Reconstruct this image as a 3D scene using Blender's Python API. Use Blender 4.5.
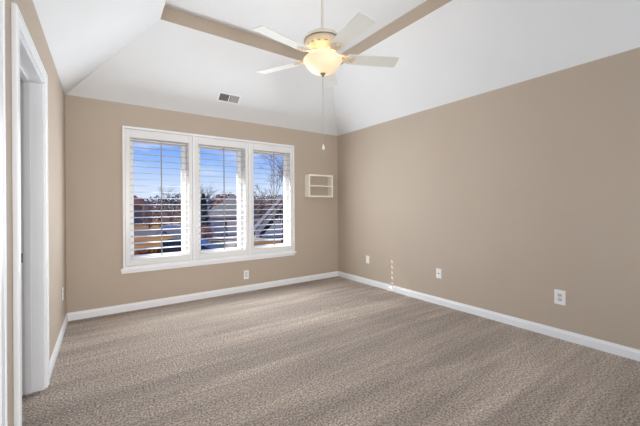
import bpy, bmesh, math, random
from mathutils import Vector, Matrix
for o in list(bpy.data.objects):
    bpy.data.objects.remove(o, do_unlink=True)
sc = bpy.context.scene
COL = sc.collection
PI = math.pi

# ------------------------------------------------------------------ camera
FPX, YAW, Y0, ROLL, EYE = 320.925, 0.61176, 205.74, -0.00639, 1.21
cam = bpy.data.cameras.new('camera')
cam.sensor_width = 36.0
cam.lens = 36.0 * FPX / 640.0
cam.shift_y = -(213.0 - Y0) / 640.0
cam.clip_start = 0.02
cam.clip_end = 600
cam_o = bpy.data.objects.new('camera', cam)
COL.objects.link(cam_o)
cam_o.matrix_world = (Matrix.Translation((0, 0, EYE)) @ Matrix.Rotation(-YAW, 4, 'Z')
                      @ Matrix.Rotation(PI / 2, 4, 'X') @ Matrix.Rotation(ROLL, 4, 'Z'))
sc.camera = cam_o

# ------------------------------------------------------------------ world: blue winter sky with soft clouds
w = bpy.data.worlds.new('sky'); sc.world = w; w.use_nodes = True
wn, wl = w.node_tree.nodes, w.node_tree.links
wn.clear()
wo = wn.new('ShaderNodeOutputWorld'); bg = wn.new('ShaderNodeBackground')
tc = wn.new('ShaderNodeTexCoord'); sp = wn.new('ShaderNodeSeparateXYZ')
ramp = wn.new('ShaderNodeValToRGB')
cr = ramp.color_ramp
cr.elements[0].position = 0.0; cr.elements[0].color = (0.70, 0.77, 0.92, 1)
cr.elements[1].position = 0.5; cr.elements[1].color = (0.08, 0.22, 0.72, 1)
for pos, c in ((0.06, (0.60, 0.72, 0.95, 1)), (0.12, (0.33, 0.52, 0.95, 1)), (0.19, (0.13, 0.33, 0.92, 1))):
    e = cr.elements.new(pos); e.color = c
wl.new(tc.outputs['Generated'], sp.inputs[0]); wl.new(sp.outputs['Z'], ramp.inputs[0])
nz = wn.new('ShaderNodeTexNoise'); nz.inputs['Scale'].default_value = 5.0; nz.inputs['Detail'].default_value = 6
mp = wn.new('ShaderNodeMapping'); mp.inputs['Scale'].default_value = (1, 1, 4)
wl.new(tc.outputs['Generated'], mp.inputs[0]); wl.new(mp.outputs[0], nz.inputs['Vector'])
cr2 = wn.new('ShaderNodeValToRGB'); cr2.color_ramp.elements[0].position = 0.55; cr2.color_ramp.elements[1].position = 0.85
wl.new(nz.outputs['Fac'], cr2.inputs[0])
mx = wn.new('ShaderNodeMix'); mx.data_type = 'RGBA'
wl.new(cr2.outputs[0], mx.inputs[0]); wl.new(ramp.outputs[0], mx.inputs[6]); mx.inputs[7].default_value = (0.80, 0.84, 0.95, 1)
wl.new(mx.outputs[2], bg.inputs[0]); bg.inputs[1].default_value = 1.1
wl.new(bg.outputs[0], wo.inputs[0])

# ------------------------------------------------------------------ sun and large soft lights
def lamp(name, kind, loc, target, energy, color=(1, 1, 1), **kw):
    l = bpy.data.lights.new(name, kind); l.energy = energy; l.color = color
    for k, v in kw.items(): setattr(l, k, v)
    o = bpy.data.objects.new(name, l); COL.objects.link(o)
    o.location = loc
    o.rotation_euler = (Vector(target) - Vector(loc)).to_track_quat('-Z', 'Y').to_euler()
    return o
SUND = Vector((0.81, -1.0, -0.895))
lamp('sun', 'SUN', -SUND * 10, (0, 0, 0), 9.5, (1.0, 0.95, 0.88), angle=math.radians(0.2))
lamp('window_daylight', 'AREA', (0.9, 7.6, 3.7), (1.4, 4.3, 1.2), 60, (0.88, 0.94, 1.0), shape='RECTANGLE', size=4.4, size_y=1.4)
lamp('window_opening_daylight', 'AREA', (1.42, 4.20, 1.3), (1.40, 0, 1.25), 56, (0.89, 0.945, 1.0), shape='RECTANGLE', size=2.1, size_y=1.4)
lamp('rear_fill', 'AREA', (0.1, -2.35, 1.3), (1.15, 4, 1.2), 25.5, (1.0, 0.97, 0.94), shape='RECTANGLE', size=0.9, size_y=1.8, spread=math.radians(75))  # added fill behind the camera; the rear wall has no opening
lamp('rear_ceiling_fill', 'AREA', (2.6, -1.2, 0.8), (2.9, 1.6, 2.9), 28, (0.88, 0.94, 1.0), shape='RECTANGLE', size=1.6, size_y=1.2)  # added fill lamp, aimed up at the right side of the ceiling
sc.view_settings.view_transform = 'Standard'
sc.view_settings.look = 'None'
sc.view_settings.exposure = 0.0
sc.view_settings.gamma = 1.0
sc.view_settings.use_curve_mapping = False

# ------------------------------------------------------------------ materials
def srgb(r, g, b):
    f = lambda c: c / 12.92 if c <= 0.04045 else ((c + 0.055) / 1.055) ** 2.4
    return (f(r / 255), f(g / 255), f(b / 255), 1)
MATS = {}
def mat(name, col, rough=0.6, metal=0.0, spec=0.4, var=0.0, vscale=6.0, bump=0.0, bscale=60.0, emit=0.0, emit_col=None, detail=3):
    if name in MATS: return MATS[name]
    m = bpy.data.materials.new(name); m.use_nodes = True
    n, l = m.node_tree.nodes, m.node_tree.links
    b = n['Principled BSDF']
    b.inputs['Base Color'].default_value = col
    b.inputs['Roughness'].default_value = rough
    b.inputs['Metallic'].default_value = metal
    b.inputs['Specular IOR Level'].default_value = spec
    t = n.new('ShaderNodeTexCoord')
    if var > 0:
        nt = n.new('ShaderNodeTexNoise'); nt.inputs['Scale'].default_value = vscale; nt.inputs['Detail'].default_value = detail
        l.new(t.outputs['Object'], nt.inputs['Vector'])
        r = n.new('ShaderNodeValToRGB')
        r.color_ramp.elements[0].position = 0.3; r.color_ramp.elements[1].position = 0.7
        r.color_ramp.elements[0].color = tuple(c * (1 - var) for c in col[:3]) + (1,)
        r.color_ramp.elements[1].color = tuple(min(1, c * (1 + var)) for c in col[:3]) + (1,)
        l.new(nt.outputs['Fac'], r.inputs[0]); l.new(r.outputs[0], b.inputs['Base Color'])
    if bump > 0:
        nb = n.new('ShaderNodeTexNoise'); nb.inputs['Scale'].default_value = bscale; nb.inputs['Detail'].default_value = 3
        l.new(t.outputs['Object'], nb.inputs['Vector'])
        bp = n.new('ShaderNodeBump'); bp.inputs['Strength'].default_value = bump; bp.inputs['Distance'].default_value = 0.01
        l.new(nb.outputs['Fac'], bp.inputs['Height']); l.new(bp.outputs[0], b.inputs['Normal'])
    if emit > 0:
        b.inputs['Emission Color'].default_value = emit_col or col
        b.inputs['Emission Strength'].default_value = emit
    MATS[name] = m
    return m

WALL = mat('beige_wall_paint', srgb(192, 178, 163), 0.75, spec=0.25, var=0.015, vscale=2.0, bump=0.06, bscale=180)
CEIL = mat('white_ceiling_paint', srgb(232, 235, 238), 0.85, spec=0.15, var=0.01, vscale=3, bump=0.25, bscale=110)
TRIM = mat('white_trim_paint', srgb(243, 246, 250), 0.4, spec=0.4, var=0.01, vscale=4)
SHUT = mat('white_shutter_paint', srgb(236, 237, 238), 0.18, spec=0.5, var=0.01, vscale=5)
RODM = mat('shutter_rod_backlit_shade', srgb(150, 151, 153), 0.45, var=0.02)  # grey puts the rod's backlit shade into its colour
VINYL = mat('white_vinyl_frame', srgb(242, 243, 244), 0.45, var=0.01)
PLATE = mat('white_plastic', srgb(247, 247, 245), 0.35, spec=0.5, var=0.01)
PLATE_G = mat('grey_socket_plastic', srgb(212, 216, 222), 0.35, spec=0.5, var=0.01)
SLOT = mat('dark_slot', srgb(84, 86, 90), 0.6, var=0.05)
BRASS = mat('steel_metal', srgb(120, 116, 110), 0.35, metal=0.8, var=0.05)
VENT_D = mat('dark_duct', srgb(52, 52, 54), 0.8, var=0.1)
VENT_L = mat('vent_louver_paint', srgb(205, 205, 203), 0.5, var=0.03)
FANW = mat('fan_white_enamel', srgb(232, 228, 216), 0.4, spec=0.4, var=0.02)
BLADE = mat('fan_blade_white', srgb(228, 229, 224), 0.45, spec=0.4, var=0.02, vscale=9)
CREAM = mat('fan_cream_enamel', srgb(226, 212, 186), 0.4, spec=0.4, var=0.03)
NICKEL = mat('finial_nickel', srgb(150, 140, 126), 0.35, metal=0.7, var=0.04)
SHELF = mat('cream_shelf_paint', srgb(250, 246, 236), 0.45, var=0.02)

def carpet():
    m = bpy.data.materials.new('beige_cut_pile_carpet'); m.use_nodes = True
    n, l = m.node_tree.nodes, m.node_tree.links
    b = n['Principled BSDF']; b.inputs['Roughness'].default_value = 0.95; b.inputs['Specular IOR Level'].default_value = 0.05
    b.inputs['Sheen Weight'].default_value = 0.15
    t = n.new('ShaderNodeTexCoord')
    def noise(scale, det, rough=0.5, mscale=None, rot=0, dist=0):
        q = n.new('ShaderNodeTexNoise'); q.inputs['Scale'].default_value = scale; q.inputs['Detail'].default_value = det
        q.inputs['Roughness'].default_value = rough; q.inputs['Distortion'].default_value = dist
        src = t.outputs['Object']
        if mscale:
            mm = n.new('ShaderNodeMapping'); mm.inputs['Scale'].default_value = mscale; mm.inputs['Rotation'].default_value = (0, 0, rot)
            l.new(src, mm.inputs[0]); src = mm.outputs[0]
        l.new(src, q.inputs['Vector']); return q.outputs['Fac']
    def rampc(src, p0, p1, c0, c1):
        r = n.new('ShaderNodeValToRGB'); e = r.color_ramp.elements
        e[0].position = p0; e[1].position = p1; e[0].color = c0; e[1].color = c1
        l.new(src, r.inputs[0]); return r.outputs[0]
    def mul(a, c, mode='MULTIPLY'):
        q = n.new('ShaderNodeMix'); q.data_type = 'RGBA'; q.blend_type = mode; q.inputs[0].default_value = 1
        l.new(a, q.inputs[6]); l.new(c, q.inputs[7]); return q.outputs[2]
    g = lambda v: (v, v, v, 1)
    tuft = noise(80, 5, 0.68)
    base = rampc(tuft, 0.37, 0.62, srgb(124, 109, 98), srgb(234, 218, 204))
    big = rampc(noise(1.6, 3, 0.5), 0.35, 0.65, g(0.93), g(1.0))
    streak = rampc(noise(1.0, 3, 0.55, (0.35, 3.2, 1), math.radians(-7), 0.6), 0.42, 0.62, g(0.88), g(1.18))
    fine = rampc(noise(1.0, 4, 0.6, (0.8, 13, 1), math.radians(-8), 0.5), 0.40, 0.64, g(0.93), g(1.12))
    mid = rampc(noise(28, 3, 0.6), 0.3, 0.7, g(0.93), g(1.12))
    c = mul(mul(mul(mul(base, big), streak), fine), mid)
    l.new(c, b.inputs['Base Color'])
    bp = n.new('ShaderNodeBump'); bp.inputs['Strength'].default_value = 1.0; bp.inputs['Distance'].default_value = 0.025
    l.new(tuft, bp.inputs['Height']); l.new(bp.outputs[0], b.inputs['Normal'])
    return m
CARPET = carpet()

def glass_mat():
    m = bpy.data.materials.new('window_glass'); m.use_nodes = True
    n, l = m.node_tree.nodes, m.node_tree.links
    n.remove(n['Principled BSDF'])
    tr = n.new('ShaderNodeBsdfTransparent'); tr.inputs[0].default_value = (0.97, 0.985, 0.98, 1)
    gl = n.new('ShaderNodeBsdfGlossy'); gl.inputs['Roughness'].default_value = 0.02
    ms = n.new('ShaderNodeMixShader')
    ms.inputs[0].default_value = 0.004; l.new(tr.outputs[0], ms.inputs[1]); l.new(gl.outputs[0], ms.inputs[2])
    l.new(ms.outputs[0], n['Material Output'].inputs[0])
    return m
GLASS = glass_mat()

# ------------------------------------------------------------------ mesh helpers
class MB:
    def __init__(s): s.bm = bmesh.new()
    def box(s, x0, x1, y0, y1, z0, z1, bev=0.0, M=None):
        b = bmesh.new()
        bmesh.ops.create_cube(b, size=1)
        for v in b.verts:
            v.co = Vector((x0 + (v.co.x + .5) * (x1 - x0), y0 + (v.co.y + .5) * (y1 - y0), z0 + (v.co.z + .5) * (z1 - z0)))
        if bev > 0: bmesh.ops.bevel(b, geom=b.edges[:], offset=bev, segments=2, affect='EDGES', profile=0.6)
        s.merge(b, M); return s
    def merge(s, b, M=None):
        if M is not None: bmesh.ops.transform(b, matrix=M, verts=b.verts)
        me = bpy.data.meshes.new('t'); b.to_mesh(me); b.free()
        s.bm.from_mesh(me); bpy.data.meshes.remove(me)
    def hexa(s, p):
        v = [s.bm.verts.new(q) for q in p]
        for f in ((0, 3, 2, 1), (4, 5, 6, 7), (0, 1, 5, 4), (1, 2, 6, 5), (2, 3, 7, 6), (3, 0, 4, 7)):
            s.bm.faces.new([v[i] for i in f])
        return s
    def poly(s, pts):
        s.bm.faces.new([s.bm.verts.new(q) for q in pts]); return s
    def prism(s, pts, vec):
        a = [s.bm.verts.new(q) for q in pts]; b = [s.bm.verts.new(Vector(q) + Vector(vec)) for q in pts]
        n = len(a)
        s.bm.faces.new(a[::-1]); s.bm.faces.new(b)
        for i in range(n): s.bm.faces.new([a[i], a[(i + 1) % n], b[(i + 1) % n], b[i]])
        return s
    def lathe(s, prof, seg=40, cap=True, M=None):
        b = bmesh.new(); rings = []
        for r, z in prof:
            if r < 1e-5: rings.append([b.verts.new((0, 0, z))])
            else: rings.append([b.verts.new((r * math.cos(2 * PI * i / seg), r * math.sin(2 * PI * i / seg), z)) for i in range(seg)])
        for A, B in zip(rings, rings[1:]):
            for i in range(seg):
                j = (i + 1) % seg
                if len(A) == 1 and len(B) == 1: continue
                if len(A) == 1: b.faces.new([A[0], B[j], B[i]])
                elif len(B) == 1: b.faces.new([A[i], A[j], B[0]])
                else: b.faces.new([A[i], A[j], B[j], B[i]])
        if cap:
            for R in (rings[0], rings[-1]):
                if len(R) > 2: b.faces.new(R)
        bmesh.ops.recalc_face_normals(b, faces=b.faces)
        for f in b.faces: f.smooth = True
        s.merge(b, M); return s
    def tube(s, pts, rads, seg=8):
        pts = [Vector(p) for p in pts]
        if not isinstance(rads, (list, tuple)): rads = [rads] * len(pts)
        rings = []
        for i, p in enumerate(pts):
            d = (pts[min(i + 1, len(pts) - 1)] - pts[max(i - 1, 0)]).normalized()
            a = d.orthogonal().normalized(); c = d.cross(a)
            rings.append([s.bm.verts.new(p + rads[i] * (math.cos(2 * PI * k / seg) * a + math.sin(2 * PI * k / seg) * c)) for k in range(seg)])
        # keep neighbouring rings aligned
        for A, B in zip(rings, rings[1:]):
            off = min(range(seg), key=lambda o: sum((A[k].co - B[(k + o) % seg].co).length for k in range(seg)))
            B[:] = B[off:] + B[:off]
            for k in range(seg):
                f = s.bm.faces.new([A[k], A[(k + 1) % seg], B[(k + 1) % seg], B[k]]); f.smooth = True
        s.bm.faces.new(rings[0][::-1]); s.bm.faces.new(rings[-1]); return s
    def build(s, name, m, parent=None, smooth=False):
        bmesh.ops.recalc_face_normals(s.bm, faces=s.bm.faces)
        me = bpy.data.meshes.new(name); s.bm.to_mesh(me); s.bm.free()
        if smooth:
            for p in me.polygons: p.use_smooth = True
        o = bpy.data.objects.new(name, me); COL.objects.link(o)
        me.materials.append(m)
        if parent: o.parent = parent
        return o
def tag(o, label=None, cat=None, group=None, kind=None):
    if label: o['label'] = label
    if cat: o['category'] = cat
    if group: o['group'] = group
    if kind: o['kind'] = kind
    return o
def thing(name, loc, label, cat, group=None, rot=None):
    o = bpy.data.objects.new(name, None); COL.objects.link(o); o.location = loc
    o.empty_display_size = 0.1
    if rot: o.rotation_euler = rot
    return tag(o, label, cat, group)
def struct(o): o['kind'] = 'structure'; return o
def copy_tree(o, parent=None):
    c = o.copy(); COL.objects.link(c)
    if parent: c.parent = parent
    for ch in list(o.children): copy_tree(ch, c)
    return c

# ------------------------------------------------------------------ room shell
X1, Y1, H = 3.4256, 4.3457, 2.4103
YR = -2.60                                   # rear wall behind the camera
def XL(y): return -0.25326 - 0.01926 * (Y1 - y)      # the left wall runs slightly out of square
def lbox(mb, a, b, y0, y1, z0, z1):          # box on the left wall: a..b out from the wall plane into the room
    return mb.hexa([(XL(y0) + a, y0, z0), (XL(y0) + b, y0, z0), (XL(y1) + b, y1, z0), (XL(y1) + a, y1, z0),
                    (XL(y0) + a, y0, z1), (XL(y0) + b, y0, z1), (XL(y1) + b, y1, z1), (XL(y1) + a, y1, z1)])
WT = 0.20
f = MB().box(-1.7, X1 + WT, YR - .1, Y1 + .02, -0.12, 0)
struct(f.build('floor', CARPET))

# back wall with one wide opening
WX0, WX1, WZ0, WZ1 = 0.325, 2.505, 0.575, 2.035
m = MB()
YB = Y1 + 0.17
m.box(-.5, WX0, Y1, YB, -.12, H + .3); m.box(WX1, X1 + WT, Y1, YB, -.12, H + .3)
m.box(WX0, WX1, Y1, YB, -.12, WZ0); m.box(WX0, WX1, Y1, YB, WZ1, H + .3)
struct(m.build('wall_back', WALL))
m = MB().box(X1, X1 + WT, YR - .1, Y1, -.12, H + .05)
struct(m.build('wall_right', WALL))
# left wall with two door openings
DY0, DY1, DZ = 2.025, 2.815, 2.045
EY0, EY1 = 0.80, 1.665
m = MB()
lbox(m, -.13, 0, DY1, Y1 + .02, -.12, H + .05)
lbox(m, -.13, 0, EY1, DY0, -.12, H + .05)
lbox(m, -.13, 0, YR - .1, EY0, -.12, H + .05)
lbox(m, -.13, 0, DY0, DY1, DZ, H + .05); lbox(m, -.13, 0, EY0, EY1, DZ, H + .05)
struct(m.build('wall_left', WALL))
m = MB().box(-.6, X1 + WT, YR - .15, YR, -.12, H + .05)
struct(m.build('wall_rear', WALL))
m = MB().box(-1.75, -1.65, 1.4, 3.6, -.12, H + .05).box(-1.75, -.45, 3.5, 3.6, -.12, H + .05).box(-1.75, -.50, 1.4, 1.5, -.12, H + .05)
struct(m.build('wall_hall', WALL))
struct(MB().box(-1.75, -.40, 1.4, 3.6, 2.42, 2.5).build('ceiling_hall', CEIL))

# vaulted ceiling: four slopes up to a raised tray
TZ, TT = 3.09, 3.235
TL, TR, TB, TF = 0.547, 2.70, 3.546, -0.65
e = [(XL(Y1), Y1, H), (X1, Y1, H), (X1, YR, H), (XL(YR), YR, H)]
t = [(TL, TB, TZ), (TR, TB, TZ), (TR, TF, TZ), (TL - .08, TF, TZ)]
m = MB()
for i in range(4):
    j = (i + 1) % 4
    up = Vector((0, 0, .06))
    m.hexa([e[i], e[j], t[j], t[i]] + [tuple(Vector(q) + up) for q in (e[i], e[j], t[j], t[i])])
m.box(TL - .2, TR + .12, TF - .12, TB + .12, TT, TT + .06)
struct(m.build('ceiling', CEIL))
m = MB()
for i in range(4):
    j = (i + 1) % 4
    a, b = Vector(t[i]), Vector(t[j]); out = Vector((b.y - a.y, a.x - b.x, 0)).normalized() * -0.02
    a = a - out * .1; b = b - out * .1
    z = Vector((0, 0, TT - TZ)); lo = Vector((0, 0, 0.0))
    m.hexa([a, b, b + out, a + out, a + z, b + z, b + out + z, a + out + z])
struct(m.build('trim_1', WALL))

# baseboards: board with a stepped, rounded top
BH = 0.085
def base_profile(): return [(0, 0), (0.014, 0), (0.014, .060), (0.009, .072), (0.007, BH), (0, BH)]
def board(name, y_or_x, axis, a, b, sign):
    pts = []
    m = MB()
    if axis == 'x':     # along x at fixed y
        m.prism([(a, y_or_x + sign * d, z) for d, z in base_profile()], (b - a, 0, 0))
    else:
        m.prism([(y_or_x + sign * d, a, z) for d, z in base_profile()], (0, b - a, 0))
    return struct(m.build(name, TRIM))
board('baseboard_back', Y1, 'x', XL(Y1), X1, -1)
board('baseboard_right', X1, 'y', YR, Y1 - .014, -1)
m = MB()
for y0, y1 in ((2.887, Y1 - .014), (1.739, 1.949), (YR, .725)):
    m.prism([(XL(y0) + d, y0, z) for d, z in base_profile()], (XL(y1) - XL(y0), y1 - y0, 0))
struct(m.build('baseboard_left', TRIM))

# door casings and jambs on the left wall
def door(n, y0, y1, closed):
    c = MB(); cw, th = 0.072, 0.016
    lbox(c, 0, th, y0 - .075, y0 - .003, 0, DZ + .003)
    lbox(c, 0, th, y1 + .003, y1 + .072, 0, DZ + .003)
    lbox(c, 0, th, y0 - .075, y1 + .072, DZ + .003, DZ + .078)
    lbox(c, th, th + .004, y0 - .070, y0 - .054, 0, DZ + .06)
    lbox(c, th, th + .004, y1 + .054, y1 + .067, 0, DZ + .06)
    lbox(c, th, th + .004, y0 - .070, y1 + .067, DZ + .058, DZ + .073)
    root = struct(c.build('door_%d' % n, TRIM))
    j = MB()
    lbox(j, -.14, .004, y0 - .004, y0 + .014, 0, DZ); lbox(j, -.14, .004, y1 - .014, y1 + .004, 0, DZ)
    lbox(j, -.14, .004, y0, y1, DZ - .014, DZ + .004)
    j.build('door_jamb', TRIM, root)
    s = MB()
    lbox(s, -.092, -.060, y0 + .014, y0 + .025, 0, DZ - .014); lbox(s, -.092, -.060, y1 - .025, y1 - .014, 0, DZ - .014)
    lbox(s, -.092, -.060, y0 + .014, y1 - .014, DZ - .025, DZ - .014)
    s.build('door_stop', TRIM, root)
    if closed:
        d = MB(); lbox(d, -.058, -.020, y0 + .016, y1 - .016, .015, DZ - .016)
        d.build('door_slab', TRIM, root)
    else:
        k = MB(); lbox(k, -.122, -.100, y1 - .0165, y1 - .0135, .855, .915); k.build('strike_plate', BRASS, root)
        k = MB(); lbox(k, -.116, -.106, y1 - .018, y1 - .0155, .87, .90); k.build('latch_hole', SLOT, root)
    return root
door(1, DY0, DY1, False)
door(2, EY0, EY1, True)

# ------------------------------------------------------------------ window: casing, sill, mullions, sashes, panes
FY0, FY1 = Y1 - .040, Y1 + .004
c = MB()
c.box(.262, .285, FY0, FY1, .50, 2.145, .003); c.box(2.515, 2.540, FY0, FY1, .50, 2.145, .003)
c.box(.285, 2.515, FY0, FY1, 2.118, 2.145, .003); c.box(.285, 2.515, FY0, FY1, .50, .522, .002)
c.box(1.030, 1.056, FY0, FY1, .522, 2.118, .003); c.box(1.790, 1.814, FY0, FY1, .522, 2.118, .003)
win = struct(c.build('window_1', TRIM))
s = MB().box(.236, 2.556, Y1 - .060, Y1 + .004, .478, .502, .005).box(.246, 2.546, Y1 - .022, Y1 + .002, .440, .480, .003)
s.build('window_sill', TRIM, win)
ROUGH = [(WX0, .985), (1.105, 1.742), (1.862, WX1)]
j = MB()
j.box(WX0 - .001, WX0 + .012, Y1, YB + .01, WZ0, WZ1); j.box(WX1 - .012, WX1 + .001, Y1, YB + .01, WZ0, WZ1)
j.box(WX0, WX1, Y1, YB + .01, WZ0 - .001, WZ0 + .012); j.box(WX0, WX1, Y1, YB + .01, WZ1 - .012, WZ1 + .001)
j.box(.985, 1.105, Y1 + .03, YB + .01, WZ0, WZ1); j.box(1.742, 1.862, Y1 + .03, YB + .01, WZ0, WZ1)
j.build('window_jamb', VINYL, win)
for k, (a, b) in enumerate(ROUGH):
    a += .010; b -= .010
    m = MB(); y0, y1 = Y1 + .105, Y1 + .155; sw = .048; z0, z1 = WZ0 + .010, WZ1 - .010
    m.box(a, a + sw, y0, y1, z0, z1, .003); m.box(b - sw, b, y0, y1, z0, z1, .003)
    m.box(a + sw, b - sw, y0, y1, z0, z0 + sw * .6, .003); m.box(a + sw, b - sw, y0, y1, z1 - sw * .6, z1, .003)
    sash = m.build('window_sash', VINYL, win)
    MB().box(a + sw - .004, b - sw + .004, Y1 + .128, Y1 + .132, z0 + .02, z1 - .02).build('pane', GLASS, sash)

# ------------------------------------------------------------------ plantation shutters
BAYS = [(.285, 1.030), (1.056, 1.790), (1.814, 2.515)]
OPEN = [(.337, .983), (1.106, 1.742), (1.866, 2.470)]
Z0, Z1, OZ0, OZ1 = .524, 2.116, .598, 2.022
SY0, SY1 = Y1 - .030, Y1 - .012
LABELS = ['white plantation shutter panel nearest the door, dark trees and leafy verge behind its slats',
          'white plantation shutter panel in the middle of the window, grey roofed house behind its slats',
          'white plantation shutter panel nearest the wall shelf, pale gabled house behind its slats']
NL = 19
pitch = (OZ1 - OZ0) / NL
for k in range(3):
    (a, b), (oa, ob) = BAYS[k], OPEN[k]
    a += .002; b -= .002
    root = thing('shutter_panel', ((a + b) / 2, (SY0 + SY1) / 2, Z0), LABELS[k], 'shutter', 'plantation shutter panels in the window')
    cx, cy = (a + b) / 2, (SY0 + SY1) / 2
    hw = (SY1 - SY0) / 2
    MB().box(a - cx, oa - cx, -hw, hw, 0, Z1 - Z0, .003).build('stile', SHUT, root)
    MB().box(ob - cx, b - cx, -hw, hw, 0, Z1 - Z0, .003).build('stile', SHUT, root)
    MB().box(oa - cx, ob - cx, -hw, hw, OZ1 - Z0, Z1 - Z0, .003).build('rail', SHUT, root)
    MB().box(oa - cx, ob - cx, -hw, hw, 0, OZ0 - Z0, .003).build('rail', SHUT, root)
    lm = MB()                                  # one elliptical slat
    pts = []
    for q in range(20):
        th = 2 * PI * q / 20
        pts.append((oa + .003 - cx, .043 * math.cos(th), .0031 * math.sin(th)))
    lm.prism(pts, (ob - oa - .007, 0, 0))
    first = None
    for i in range(NL):
        z = OZ0 + pitch * (i + .5) - Z0
        if first is None: o = first = lm.build('louver', SHUT, root)
        else:
            o = first.copy(); COL.objects.link(o); o.parent = root
        o.location = (0, 0, z); o.rotation_euler = (math.radians(3.7), 0, 0)
    rx = (oa + ob) / 2 - cx
    MB().box(rx - .006, rx + .006, -.058, -.047, OZ0 - Z0 + .03, OZ1 - Z0 - .025, .002).build('tilt_rod', RODM, root)
    if k < 2:
        MB().box(b - cx - .016, b - cx - .006, -hw - .012, -hw, .78, .84, .003).build('latch', SHUT, root)

# ------------------------------------------------------------------ wall shelf
SX0, SX1, SZ0, SZ1, SD = 2.757, 3.235, 1.348, 1.710, 0.115
th = .026
sh = thing('wall_shelf', ((SX0 + SX1) / 2, Y1, SZ0), 'small cream open cubby shelf hung on the back wall beside the window', 'shelf')
hw = (SX1 - SX0) / 2; hh = SZ1 - SZ0
MB().box(-hw, -hw + th, -SD, 0, 0, hh, .002).build('side_panel', SHELF, sh)
MB().box(hw - th, hw, -SD, 0, 0, hh, .002).build('side_panel', SHELF, sh)
MB().box(-hw + th, hw - th, -SD, 0, hh - th, hh, .002).build('top_panel', SHELF, sh)
MB().box(-hw + th, hw - th, -SD, 0, 0, th, .002).build('bottom_panel', SHELF, sh)
MB().box(-hw + th, hw - th, -SD + .004, 0, hh / 2 - .009, hh / 2 + .009, .002).build('shelf_board', SHELF, sh)

# ------------------------------------------------------------------ outlets and wall plates (local: +Y out of the wall, X along it)
def outlet(loc, rz, label, kind, group='electrical wall plates', w_=.072, h_=.118):
    r = thing('wall_outlet', loc, label, 'outlet', group, (0, 0, rz))
    MB().box(-w_ / 2, w_ / 2, 0, .006, -h_ / 2, h_ / 2, .0025).build('cover_plate', PLATE, r)
    if kind == 'duplex':
        for s in (-1, 1):
            m = MB(); m.box(-.017, .017, .004, .0085, s * .0195 - .0145, s * .0195 + .0145, .004)
            rc = m.build('receptacle', PLATE_G, r)
            q = MB()
            q.box(-.0085, -.006, .0083, .0092, s * .0195 - .003, s * .0195 + .007); q.box(.006, .0085, .0083, .0092, s * .0195 - .003, s * .0195 + .006)
            q.lathe([(.0026, 0), (.0026, .0009)], 10, M=Matrix.Translation((0, .0083, s * .0195 - .008)) @ Matrix.Rotation(-PI / 2, 4, 'X'))
            q.build('slot', SLOT, rc)
        MB().lathe([(.0032, 0), (.0026, .0014)], 12, M=Matrix.Translation((0, .0055, 0)) @ Matrix.Rotation(-PI / 2, 4, 'X')).build('screw', PLATE_G, r)
    elif kind == 'coax':
        MB().lathe([(.0075, 0), (.0075, .004), (.0048, .004), (.0048, .011), (.002, .011)], 12, M=Matrix.Translation((0, .0055, 0)) @ Matrix.Rotation(-PI / 2, 4, 'X')).build('coaxial_jack', BRASS, r)
        for s in (-1, 1):
            MB().lathe([(.003, 0), (.0024, .0014)], 10, M=Matrix.Translation((0, .0055, s * .042)) @ Matrix.Rotation(-PI / 2, 4, 'X')).build('screw', PLATE_G, r)
    else:
        MB().box(-.0165, .0165, .004, .0080, -.033, .033, .002).build('insert', PLATE, r)
        for s in (-1, 1):
            MB().lathe([(.003, 0), (.0024, .0014)], 10, M=Matrix.Translation((0, .0055, s * .048)) @ Matrix.Rotation(-PI / 2, 4, 'X')).build('screw', PLATE_G, r)
    return r
outlet((X1, 1.128, .372), PI / 2, 'white duplex power outlet on the right wall nearest the camera', 'duplex', w_=.086, h_=.130)
outlet((X1, 2.37, .377), PI / 2, 'white wall plate with a single dark centre jack on the right wall', 'coax')
outlet((X1, 3.615, .380), PI / 2, 'plain white wall plate on the right wall nearest the back corner', 'blank')
outlet((1.758, Y1, .236), PI, 'white power outlet on the back wall below the window', 'duplex', h_=.122)
outlet((XL(3.97), 3.97, .375), -PI / 2 - .0193, 'white power outlet on the left wall beyond the doorway', 'duplex')

# ------------------------------------------------------------------ ceiling vent on the back slope
sl = math.atan2(TZ - H, Y1 - TB)
vy = 4.10; vz = H + (Y1 - vy) * math.tan(sl)
vent = thing('ceiling_vent', (1.44, vy, vz), 'white two-way air register set in the sloped ceiling above the window', 'vent', None, (PI - sl, 0, 0))
# local +Z points out of the slope into the room, X runs along it
vm = MB()
L, W = .150, .072
vm.box(-L, L, -W, -W + .022, 0, .006, .002); vm.box(-L, L, W - .022, W, 0, .006, .002)
vm.box(-L, -L + .022, -W + .022, W - .022, 0, .006, .002); vm.box(L - .022, L, -W + .022, W - .022, 0, .006, .002)
vm.box(-.006, .006, -W + .022, W - .022, 0, .006, .001)
vm.build('frame', TRIM, vent)
MB().box(-L + .02, L - .02, -W + .02, W - .02, -.004, .0006).build('duct_back', VENT_D, vent)
for side in (-1, 1):
    d = MB()
    for i in range(9):
        x = side * (.012 + .0125 * (i + .6))
        d.box(-.0006, .0006, -W + .024, W - .024, -.0065, .0065, 0, Matrix.Translation((x, 0, .0035)) @ Matrix.Rotation(side * math.radians(40), 4, 'Y'))
    d.build('vane_bank', VENT_L, vent)

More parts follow.
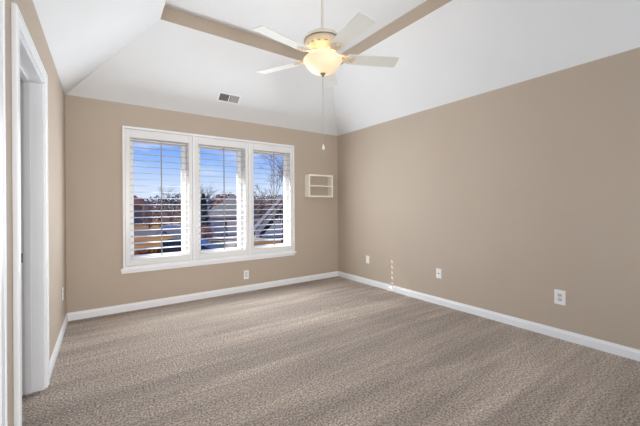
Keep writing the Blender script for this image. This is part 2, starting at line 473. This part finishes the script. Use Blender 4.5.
# ------------------------------------------------------------------ ceiling fan
FX, FY, FB = 1.617, 2.25, 2.488            # axis and blade height
fan = thing('ceiling_fan', (FX, FY, TT), 'white five-blade ceiling fan with a lit frosted bowl light on a long downrod', 'ceiling fan')
def fz(z): return z - TT
MB().lathe([(.0001, 0), (.066, 0), (.070, -.012), (.062, -.035), (.030, -.062), (.016, -.068), (.0001, -.068)], 36, False).build('canopy', FANW, fan)
MB().lathe([(.0115, -.06), (.0115, fz(2.70))], 20).build('downrod', FANW, fan)
MB().lathe([(.0001, fz(2.735)), (.024, fz(2.735)), (.026, fz(2.715)), (.030, fz(2.705)), (.060, fz(2.700)), (.105, fz(2.688)), (.142, fz(2.664)), (.160, fz(2.642)), (.164, fz(2.630)), (.0001, fz(2.630))], 48, False).build('motor_cap', FANW, fan)
MB().lathe([(.0001, fz(2.6305)), (.156, fz(2.6305)), (.156, fz(2.620)), (.0001, fz(2.620))], 48, False).build('shadow_ring', NICKEL, fan)
hs = MB().lathe([(.0001, fz(2.622)), (.154, fz(2.622)), (.156, fz(2.612)), (.152, fz(2.597)), (.136, fz(2.570)), (.108, fz(2.548)), (.098, fz(2.530)), (.098, fz(2.505)), (.0001, fz(2.505))], 48, False).build('motor_housing', CREAM, fan)
sv = MB().box(-.012, .012, -.003, .003, -.004, .004, .001).build('vent_slot', NICKEL, hs)
for i in range(15):
    a = 2 * PI * i / 15
    o = sv.copy() if i else sv
    if i: COL.objects.link(o); o.parent = hs
    o.matrix_local = Matrix.Rotation(a, 4, 'Z') @ Matrix.Translation((0, -.139, fz(2.574))) @ Matrix.Rotation(math.radians(45), 4, 'X')
MB().lathe([(.0001, fz(2.506)), (.062, fz(2.506)), (.066, fz(2.490)), (.060, fz(2.468)), (.0001, fz(2.468))], 36, False).build('switch_housing', CREAM, fan)
# blades
R = .672
def blade_mesh():
    r0, w0, w1, c = .205, .062, .069, .022
    out = [(r0, -w0 + .02), (r0 + .015, -w0)]
    for (px, py, s, e_) in ((R - c, -w1 + c, -90, 0), (R - c, w1 - c, 0, 90)):
        for q in range(7):
            a = math.radians(s + (e_ - s) * q / 6); out.append((px + c * math.cos(a), py + c * math.sin(a)))
    out += [(r0 + .015, w0), (r0, w0 - .02)]
    m = MB(); m.prism([(x, y, -.0035) for x, y in out], (0, 0, .007)); return m
def iron_mesh():
    m = MB()
    for s in (-1, 1):
        m.tube([(.085, s * .012, .030), (.125, s * .020, .022), (.165, s * .034, .008), (.215, s * .030, -.006), (.262, s * .010, -.006)], [.010, .009, .009, .008, .007], 8)
    b = [(.205 + .052 * math.cos(a) , .040 * math.sin(a)) for a in [2 * PI * q / 20 for q in range(20)]]
    m.prism([(x + .03, y, -.0105) for x, y in b], (0, 0, .007))
    return m
th0 = math.radians(46)
pb = None
for i in range(5):
    Rz = Matrix.Rotation(th0 + i * 2 * PI / 5, 4, 'Z')
    M = Matrix.Translation((0, 0, fz(FB))) @ Rz @ Matrix.Rotation(math.radians(-12), 4, 'X')
    if pb is None:
        pb = blade_mesh().build('blade', BLADE, fan); pi_ = iron_mesh().build('blade_iron', CREAM, pb)
        scm = MB()
        for x, y in ((.235, 0), (.255, .022), (.255, -.022)):
            scm.lathe([(.006, 0), (.004, .0025)], 10, M=Matrix.Translation((x, y, -.0105)) @ Matrix.Rotation(PI, 4, 'X'))
        ps_ = scm.build('screw', NICKEL, pb)
        o = pb
    else:
        o = pb.copy(); COL.objects.link(o); o.parent = fan
        for ch in (pi_, ps_):
            q = ch.copy(); COL.objects.link(q); q.parent = o
    o.matrix_local = M
# frosted bowl, lit from inside
def bowl_mat():
    m = bpy.data.materials.new('lit_frosted_glass'); m.use_nodes = True
    n, l = m.node_tree.nodes, m.node_tree.links
    b = n['Principled BSDF']; b.inputs['Base Color'].default_value = srgb(250, 236, 208); b.inputs['Roughness'].default_value = .35
    t_ = n.new('ShaderNodeTexCoord'); q = n.new('ShaderNodeTexNoise'); q.inputs['Scale'].default_value = 14; q.inputs['Detail'].default_value = 4
    l.new(t_.outputs['Object'], q.inputs['Vector'])
    r = n.new('ShaderNodeValToRGB'); r.color_ramp.elements[0].position = .3; r.color_ramp.elements[1].position = .7
    r.color_ramp.elements[0].color = (1.0, .60, .28, 1); r.color_ramp.elements[1].color = (1.0, .76, .46, 1)
    l.new(q.outputs['Fac'], r.inputs[0]); l.new(r.outputs[0], b.inputs['Emission Color'])
    b.inputs['Emission Strength'].default_value = .40
    return m
prof = [(.160, 2.474), (.168, 2.466), (.164, 2.452), (.156, 2.444), (.150, 2.430), (.138, 2.408), (.116, 2.384), (.085, 2.364), (.045, 2.352), (.012, 2.349)]
inner = [(r - .005 if r > .02 else r, z + .005) for r, z in reversed(prof)]
bw = MB().lathe([(r, fz(z)) for r, z in prof + inner], 56, False)
bw.build('light_bowl', bowl_mat(), fan)
MB().lathe([(.0001, fz(2.352)), (.022, fz(2.352)), (.024, fz(2.346)), (.015, fz(2.340)), (.010, fz(2.328)), (.004, fz(2.322)), (.0001, fz(2.321))], 24, False).build('finial', NICKEL, fan)
CHAIN = mat('pull_chain_metal', srgb(176, 168, 158), .4, metal=.3, var=.05)
pc = MB().tube([(0, 0, fz(2.325)), (0, 0, fz(2.0)), (0, 0, fz(1.735))], .0022, 8).build('pull_chain', CHAIN, fan)
MB().lathe([(.0001, fz(1.742)), (.004, fz(1.740)), (.006, fz(1.728)), (.011, fz(1.712)), (.012, fz(1.704)), (.008, fz(1.694)), (.0001, fz(1.692))], 20, False).build('pendant', PLATE, pc)
bulb = lamp('fan_bulb', 'POINT', (FX, FY, 2.452), (FX, FY, 0), 6, (1.0, .74, .46), shadow_soft_size=.04)

# ------------------------------------------------------------------ outside: everything beyond the window, ground one storey down
GZ = -2.9
cyw, syw = math.cos(YAW), math.sin(YAW)
def P(px, py, dep):                          # world point seen at pixel px, py and camera depth dep
    dx, dy = px - 320, py - Y0
    cr_, sr_ = math.cos(ROLL), math.sin(ROLL)
    u = (dx * cr_ + dy * sr_) / FPX; v = -(-dx * sr_ + dy * cr_) / FPX
    return Vector(((u * cyw + syw) * dep, (-u * syw + cyw) * dep, EYE + v * dep))
def G(px, dep): q = P(px, Y0, dep); q.z = GZ; return q
LAWN = mat('dry_winter_lawn', srgb(122, 91, 62), .95, spec=.02, var=.35, vscale=.35, bump=.3, bscale=4, detail=8)
ROAD = mat('grey_asphalt', srgb(84, 84, 90), .9, spec=.02, var=.1, vscale=.8)
CONC = mat('pale_concrete', srgb(146, 138, 130), .9, spec=.02, var=.08, vscale=1.2)
BARK = mat('grey_bark', srgb(132, 120, 112), .9, var=.25, vscale=3)
TWIG = mat('brown_twig', srgb(120, 96, 80), .9, var=.25, vscale=3)
LEAF_R = mat('rust_leaf', srgb(156, 100, 76), .9, var=.4, vscale=1.5)
LEAF_B = mat('brown_leaf', srgb(160, 134, 118), .9, var=.4, vscale=1.5)
LEAF_G = mat('dark_evergreen', srgb(58, 68, 60), .9, var=.4, vscale=1.5)
LEAF_F = mat('distant_wood', srgb(74, 80, 92), .95, var=.3, vscale=.4)
LEAF_L = mat('orange_leaf_litter', srgb(170, 110, 56), .95, var=.4, vscale=2)
ROOF_G = mat('grey_shingle', srgb(132, 126, 120), .9, spec=.05, var=.12, vscale=3, bump=.3, bscale=12)
ROOF_B = mat('brown_shingle', srgb(160, 130, 116), .9, spec=.05, var=.2, vscale=2.5, bump=.3, bscale=12)
ROOF_R = mat('red_shingle', srgb(112, 74, 68), .9, spec=.05, var=.15, vscale=3)
SIDE_B = mat('blue_grey_siding', srgb(160, 166, 182), .8, var=.06, vscale=2)
SIDE_P = mat('pale_siding', srgb(222, 208, 196), .8, var=.05, vscale=2)
BRICK = mat('brown_brick', srgb(150, 126, 112), .9, var=.15, vscale=6)
FASC = mat('pale_fascia', srgb(250, 236, 216), .7, var=.03)
DARKW = mat('dark_glass_and_eave_shade', srgb(34, 36, 42), .15, spec=.6, var=.05)
CARD = mat('navy_car_paint', srgb(34, 38, 52), .25, spec=.6, var=.03)
CARW = mat('white_car_paint', srgb(190, 190, 192), .25, spec=.6, var=.03)
CARG = mat('car_window', srgb(96, 116, 150), .1, spec=.8, var=.04)
TYRE = mat('tyre_rubber', srgb(26, 26, 27), .9, var=.1)
HUB = mat('wheel_hub', srgb(160, 162, 166), .4, metal=.6, var=.05)
LAMPM = mat('headlight_glass', srgb(230, 228, 220), .2, var=.03)
HEDGE = mat('hedge_leaf', srgb(128, 122, 52), .95, var=.4, vscale=2)

g = MB().box(-160, 240, Y1 + 1.2, 330, GZ - .5, GZ)
tag(struct(g.build('lawn', LAWN)), 'dry tan lawn outside the window', 'lawn')
def strip(name, pts, m, z=.03):
    b = MB(); b.prism([(q.x, q.y, GZ) for q in pts], (0, 0, z)); return struct(b.build(name, m))
strip('street', [G(60, 60), G(60, 50), G(200, 45), G(330, 43), G(330, 50), G(200, 54)], ROAD)
strip('driveway', [G(214, 41.2), G(241, 41.2), G(232, 30), G(198, 33.5)], CONC, .04)
strip('path', [G(245, 43), G(300, 43), G(300, 37), G(245, 37.5)], CONC, .05)
# roof eave that shades the upper part of the window
ev = MB().box(-1.2, 4.2, YB + .002, YB + .81, 2.42, 2.56)
struct(ev.build('trim_2', FASC))

rnd = random.Random(7)
def branches(mb, p, d, length, rad, depth, spread=.55, upr=.12):
    q = p + d * length
    mid = p + d * length * .5 + Vector((rnd.uniform(-1, 1), rnd.uniform(-1, 1), rnd.uniform(-1, 1))) * length * .06
    mb.tube([p, mid, q], [rad, rad * .8, rad * .6], 5)
    if depth == 0: return
    for i in range(3 if depth > 1 else 4):
        nd = (d + Vector((rnd.gauss(0, 1), rnd.gauss(0, 1), rnd.gauss(0, .6) + upr)) * spread).normalized()
        branches(mb, p + d * length * rnd.uniform(.55, 1.0), nd, length * rnd.uniform(.55, .8), rad * .58, depth - 1, spread, upr)
def bare_tree(loc, h, label, group=None, rad=.14, depth=5, m=BARK):
    t_ = thing('bare_tree', loc, label, 'tree', group)
    mb = MB(); mb.tube([(0, 0, -.1), (.05, 0, h * .15), (0, .05, h * .3)], [rad * 1.3, rad, rad * .85], 8); mb.build('trunk', m, t_)
    mb = MB()
    for i in range(3):
        a = 2 * PI * i / 3 + rnd.uniform(0, 1)
        branches(mb, Vector((0, .05, h * (.2 + .05 * i))), Vector((.42 * math.cos(a), .42 * math.sin(a), 1)).normalized(), h * .30, rad * .62, depth - 1)
    mb.build('branches', m, t_)
    return t_
def leaf_cloud(mb, c, rx, ry, rz, n, size):
    for i in range(n):
        while True:
            v = Vector((rnd.uniform(-1, 1), rnd.uniform(-1, 1), rnd.uniform(-1, 1)))
            if .25 < v.length < 1: break
        p = Vector(c) + Vector((v.x * rx, v.y * ry, v.z * rz))
        a = Vector((rnd.gauss(0, 1), rnd.gauss(0, 1), rnd.gauss(0, 1))).normalized(); b = a.orthogonal().normalized()
        s_ = size * rnd.uniform(.6, 1.3)
        mb.poly([p + a * s_, p + b * s_ * .6, p - a * s_, p - b * s_ * .6])
def leafy(name, loc, h, r, label, cat, m, group=None, n=900, size=.22, low=.12):
    t_ = thing(name, loc, label, cat, group)
    mb = MB(); mb.tube([(0, 0, -.1), (0, 0, h * .7)], [max(.06, h * .02), .03], 6)
    for i in range(6):
        a = 2 * PI * i / 6
        mb.tube([(0, 0, h * .25), (r * .6 * math.cos(a), r * .6 * math.sin(a), h * .7)], [h * .01, .015], 5)
    mb.build('trunk', BARK, t_)
    mb = MB()
    leaf_cloud(mb, (0, 0, h * (low + (1 - low) / 2)), r, r, h * (1 - low) / 2, n, size)
    mb.build('foliage', m, t_); return t_
def conifer(loc, h, r, label):
    t_ = thing('evergreen_tree', loc, label, 'tree')
    MB().tube([(0, 0, -.1), (0, 0, h * .9)], [.1, .02], 6).build('trunk', BARK, t_)
    mb = MB()
    for i in range(14):
        z = h * (.04 + .96 * i / 14); rr = r * (1 - (i / 14) ** 1.6) + .05
        leaf_cloud(mb, (0, 0, z), rr, rr, h * .07, 110, .16)
    mb.build('foliage', LEAF_G, t_)
# far wooded skyline: each tree its own object
for i in range(16):
    px = 118 + i * 12.5
    hgt = (9.5, 11.0, 8.5, 10.2)[i % 4]
    lab = 'far hazy grey tree in the wooded skyline behind the houses'
    leafy('distant_tree', G(px, 138 + (i % 2) * 14), hgt * .92, 4.6, lab, 'tree', LEAF_F, 'far trees along the skyline', n=420, size=.55, low=.05)
# scrubby brown trees behind the verge in the first panel
for i, (px, dep, h_) in enumerate(((149, 60, 5.0), (160, 63, 5.5), (171, 58, 5.2), (182, 61, 5.6))):
    leafy('shrubby_tree', G(px, dep), h_, 1.3, ['brown scrubby tree at the left end of the row beyond the street', 'second brown scrubby tree from the left beyond the street',
          'brown scrubby tree just left of the tall bare tree beyond the street', 'brown scrubby tree at the right end of the row beyond the street'][i], 'tree', LEAF_B, 'scrubby trees beyond the street', n=700, size=.17, low=.05)
bare_tree(G(172, 52), 8.6, 'tall bare tree seen through the shutter panel nearest the door', rad=.10, m=TWIG)
bare_tree(G(203, 75), 10.0, 'bare tree above the dark evergreen in the middle shutter panel', rad=.2)
bare_tree(G(282, 33), 11.0, 'large bare tree over the gabled house in the shutter panel nearest the wall shelf', rad=.12)
bare_tree(G(262, 80), 10.0, 'small far bare tree left of the large bare tree by the gabled house', rad=.18)
conifer(G(203.5, 40), 5.7, 1.0, 'dark evergreen tree beside the grey roofed house')
leafy('rust_bush', G(205, 37.5), 2.0, .95, 'rust brown bush in front of the dark evergreen', 'bush', LEAF_R, n=600, size=.12, low=.02)
leafy('rust_tree', G(226, 58), 6.9, 2.4, 'rust coloured autumn tree rising behind the grey roof', 'tree', LEAF_R, n=900, size=.2, low=.2)
for i, (px, dep) in enumerate(((251, 66), (261, 70), (271, 66), (281, 70), (291, 66))):
    leafy('woodland_tree', G(px, dep), 6.4, 1.45, 'leafy brown tree in the row behind the pale gabled house', 'tree', LEAF_B, 'brown trees behind the gabled house', n=1100, size=.2, low=.02)
leafy('low_shrub', G(217.5, 33), .55, .9, 'low yellow-green shrub beside the driveway', 'bush', HEDGE, n=260, size=.09, low=.02)
lp = thing('leaf_pile', G(150, 28.5), 'orange heap of raked leaves on the lawn near the dark car', 'leaf pile')
mb = MB()
for i in range(900):
    a = rnd.uniform(0, 2 * PI); r_ = abs(rnd.gauss(0, .55)); hgt = .5 * math.exp(-r_ * r_ * 1.6)
    p = Vector((1.9 * r_ * math.cos(a), r_ * math.sin(a), rnd.uniform(0, hgt) + .02))
    aa = Vector((rnd.gauss(0, 1), rnd.gauss(0, 1), rnd.gauss(0, 1))).normalized(); bb = aa.orthogonal()
    mb.poly([p + aa * .09, p + bb * .06, p - aa * .09, p - bb * .06])
mb.build('leaves', LEAF_L, lp)

# cars: local X along the car, front at +X
def car(loc, rz, paint, label, L_=4.7, W_=1.85, H_=1.68):
    r = thing('car', loc, label, 'car', None, (0, 0, rz))
    h = L_ / 2; w_ = W_ / 2
    low = [(-h, .35), (-h - .02, .75), (-h + .08, 1.0), (h * .42, 1.02), (h * .85, .93), (h, .75), (h + .02, .40), (h - .1, .3), (-h + .1, .3)]
    m = MB(); m.prism([(x, -w_, z) for x, z in low], (0, W_, 0)); m.build('body', paint, r)
    top = [(-h + .15, 1.0), (-h + .45, H_ - .1), (-h + .8, H_), (h * .02, H_), (h * .18, H_ - .06), (h * .48, 1.0)]
    m = MB()
    for s in (0, 1):
        pass
    a = [(x, -w_ + (.06 if z < 1.1 else .2), z) for x, z in top]; b = [(x, w_ - (.06 if z < 1.1 else .2), z) for x, z in top]
    va = [m.bm.verts.new(q) for q in a]; vb = [m.bm.verts.new(q) for q in b]; n_ = len(a)
    m.bm.faces.new(va[::-1]); m.bm.faces.new(vb)
    for i in range(n_): m.bm.faces.new([va[i], va[(i + 1) % n_], vb[(i + 1) % n_], vb[i]])
    m.build('cabin', paint, r)
    for s in (-1, 1):
        for x0, x1 in ((-h * .72, -h * .3), (-h * .27, h * .18)):
            q = MB(); y0, y1 = s * (w_ - .085), s * (w_ - .195)
            q.hexa([(x0, y0 + s * .012, 1.06), (x1 + (.25 if x1 > 0 else 0), y0 + s * .012, 1.06), (x1 + (.25 if x1 > 0 else 0), y0 - s * .03, 1.06), (x0, y0 - s * .03, 1.06),
                    (x0 + .05, y1 + s * .012, H_ - .14), (x1, y1 + s * .012, H_ - .14), (x1, y1 - s * .03, H_ - .14), (x0 + .05, y1 - s * .03, H_ - .14)])
            q.build('window', CARG, r)
    q = MB(); q.hexa([(h * .49, -w_ + .14, 1.04), (h * .49, w_ - .14, 1.04), (h * .45, w_ - .14, 1.04), (h * .45, -w_ + .14, 1.04),
                      (h * .225, -w_ + .24, H_ - .09), (h * .225, w_ - .24, H_ - .09), (h * .18, w_ - .24, H_ - .09), (h * .18, -w_ + .24, H_ - .09)])
    q.build('windshield', CARG, r)
    for x in (-h * .6, h * .62):
        for s in (-1, 1):
            wm = MB().lathe([(.0001, -.11), (.31, -.11), (.34, -.07), (.34, .07), (.31, .11), (.0001, .11)], 20, False, Matrix.Translation((x, s * (w_ - .1), .34)) @ Matrix.Rotation(PI / 2, 4, 'X'))
            wh = wm.build('wheel', TYRE, r)
            MB().lathe([(.0001, -.115), (.19, -.115), (.19, .115), (.0001, .115)], 14, False, Matrix.Translation((x, s * (w_ - .1), .34)) @ Matrix.Rotation(PI / 2, 4, 'X')).build('hub', HUB, wh)
    for s in (-1, 1):
        MB().box(h - .06, h + .03, s * (w_ - .3) - .17, s * (w_ - .3) + .17, .62, .78, .02).build('headlight', LAMPM, r)
    return r
car(G(193, 25), -YAW + .12, CARD, 'dark navy car parked outside below the left and middle shutter panels')
car(G(177, 46), -YAW + .05, CARW, 'white car parked on the far street beyond the shutter panel nearest the door', H_=1.5)

# houses
def hip_house(loc, rz, w_, d_, hw_, hr, wall, roof, label, ov=.5):
    r = thing('house', loc, label, 'house', None, (0, 0, rz))
    MB().box(-w_ / 2, w_ / 2, -d_ / 2, d_ / 2, -.1, hw_).build('wall', wall, r)
    a, b = w_ / 2 + ov, d_ / 2 + ov; k = min(a, b) * .95
    m = MB()
    v = [m.bm.verts.new(q) for q in ((-a, -b, hw_), (a, -b, hw_), (a, b, hw_), (-a, b, hw_), (-a + k, 0, hr), (a - k, 0, hr),
                                     (-a, -b, hw_ - .15), (a, -b, hw_ - .15), (a, b, hw_ - .15), (-a, b, hw_ - .15))]
    for f_ in ((0, 1, 5, 4), (1, 2, 5), (2, 3, 4, 5), (3, 0, 4), (6, 9, 8, 7), (0, 6, 7, 1), (1, 7, 8, 2), (2, 8, 9, 3), (3, 9, 6, 0)):
        m.bm.faces.new([v[i] for i in f_])
    m.build('roof', roof, r)
    return r
hc = G(233, 48)
hs_ = hip_house(hc, -YAW, 5.9, 6.4, 2.55, 5.9, SIDE_B, ROOF_G, 'grey roofed house with blue-grey walls beyond the driveway')
for x in (1.35, -1.5):
    gd = MB().box(x - 1.25, x + 1.25, -3.26, -3.18, 0, 2.1, .01).build('garage_door', FASC if x > 0 else SIDE_B, hs_)
MB().box(-.55, -.1, -3.25, -3.18, 1.0, 2.1).build('window', DARKW, hs_)
hip_house(G(129, 78), -YAW + .3, 8.5, 8, 4.6, 7.2, BRICK, ROOF_R, 'far house with a reddish roof at the left edge of the view')
# gabled house: rake rising to the right from a low eave
dg = 41.0
gh = thing('gabled_house', G(252, dg), 'pale gabled house with a steep roof edge beyond the shutter panel nearest the wall shelf', 'house', None, (0, 0, -YAW))
s_ = dg / FPX
def gp(px, py, y=0): return ((px - 252) * s_, y, (Y0 - py) * s_ + EYE - GZ)
DPT = 7.0
rise = [(254, 228), (290, 188), (326, 228)]
m = MB(); m.prism([(gp(x, y + 3)[0], .5, max(0, gp(x, y + 3)[2])) for x, y in rise] + [(gp(326, 0)[0], .5, -.1), (gp(254, 0)[0], .5, -.1)], (0, DPT, 0)); m.build('wall', SIDE_P, gh)
for sgn in (0, 1):
    a_, b_ = (rise[0], rise[1]) if sgn == 0 else (rise[1], rise[2])
    p0, p1 = Vector(gp(*a_)), Vector(gp(*b_))
    dvec = (p1 - p0).normalized(); p0 = p0 - dvec * .5 if sgn == 0 else p0; p1 = p1 + dvec * .5 if sgn else p1
    m = MB(); m.prism([p0, p1, p1 + Vector((0, 0, .22)), p0 + Vector((0, 0, .22))], (0, DPT + .8, 0)); m.build('roof', ROOF_B, gh)
    m = MB(); m.prism([p0 - Vector((0, 0, .30)), p1 - Vector((0, 0, .30)), p1 + Vector((0, 0, .30)), p0 + Vector((0, 0, .30))], (0, -.08, 0)); m.build('fascia', FASC, gh)
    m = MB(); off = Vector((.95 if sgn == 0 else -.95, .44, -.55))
    m.prism([p0 + off + Vector((0, 0, -.45)), p1 + off + Vector((-.6 if sgn == 0 else 0, 0, -1.0 if sgn == 0 else -.45)), p1 + off + Vector((-.6 if sgn == 0 else 0, 0, -.05)), p0 + off + Vector((0, 0, .25))], (0, .05, 0)); m.build('soffit_shade', DARKW, gh)  # dark sheet standing in for the shade under the roof overhang
for a_, b_, c_, d_ in ((280, 288, 212, 222), (281, 290, 225, 229)):
    q0, q1 = gp(a_, d_), gp(b_, c_)
    MB().box(q0[0], q1[0], .40, .52, q0[2], q1[2]).build('window', DARKW, gh)
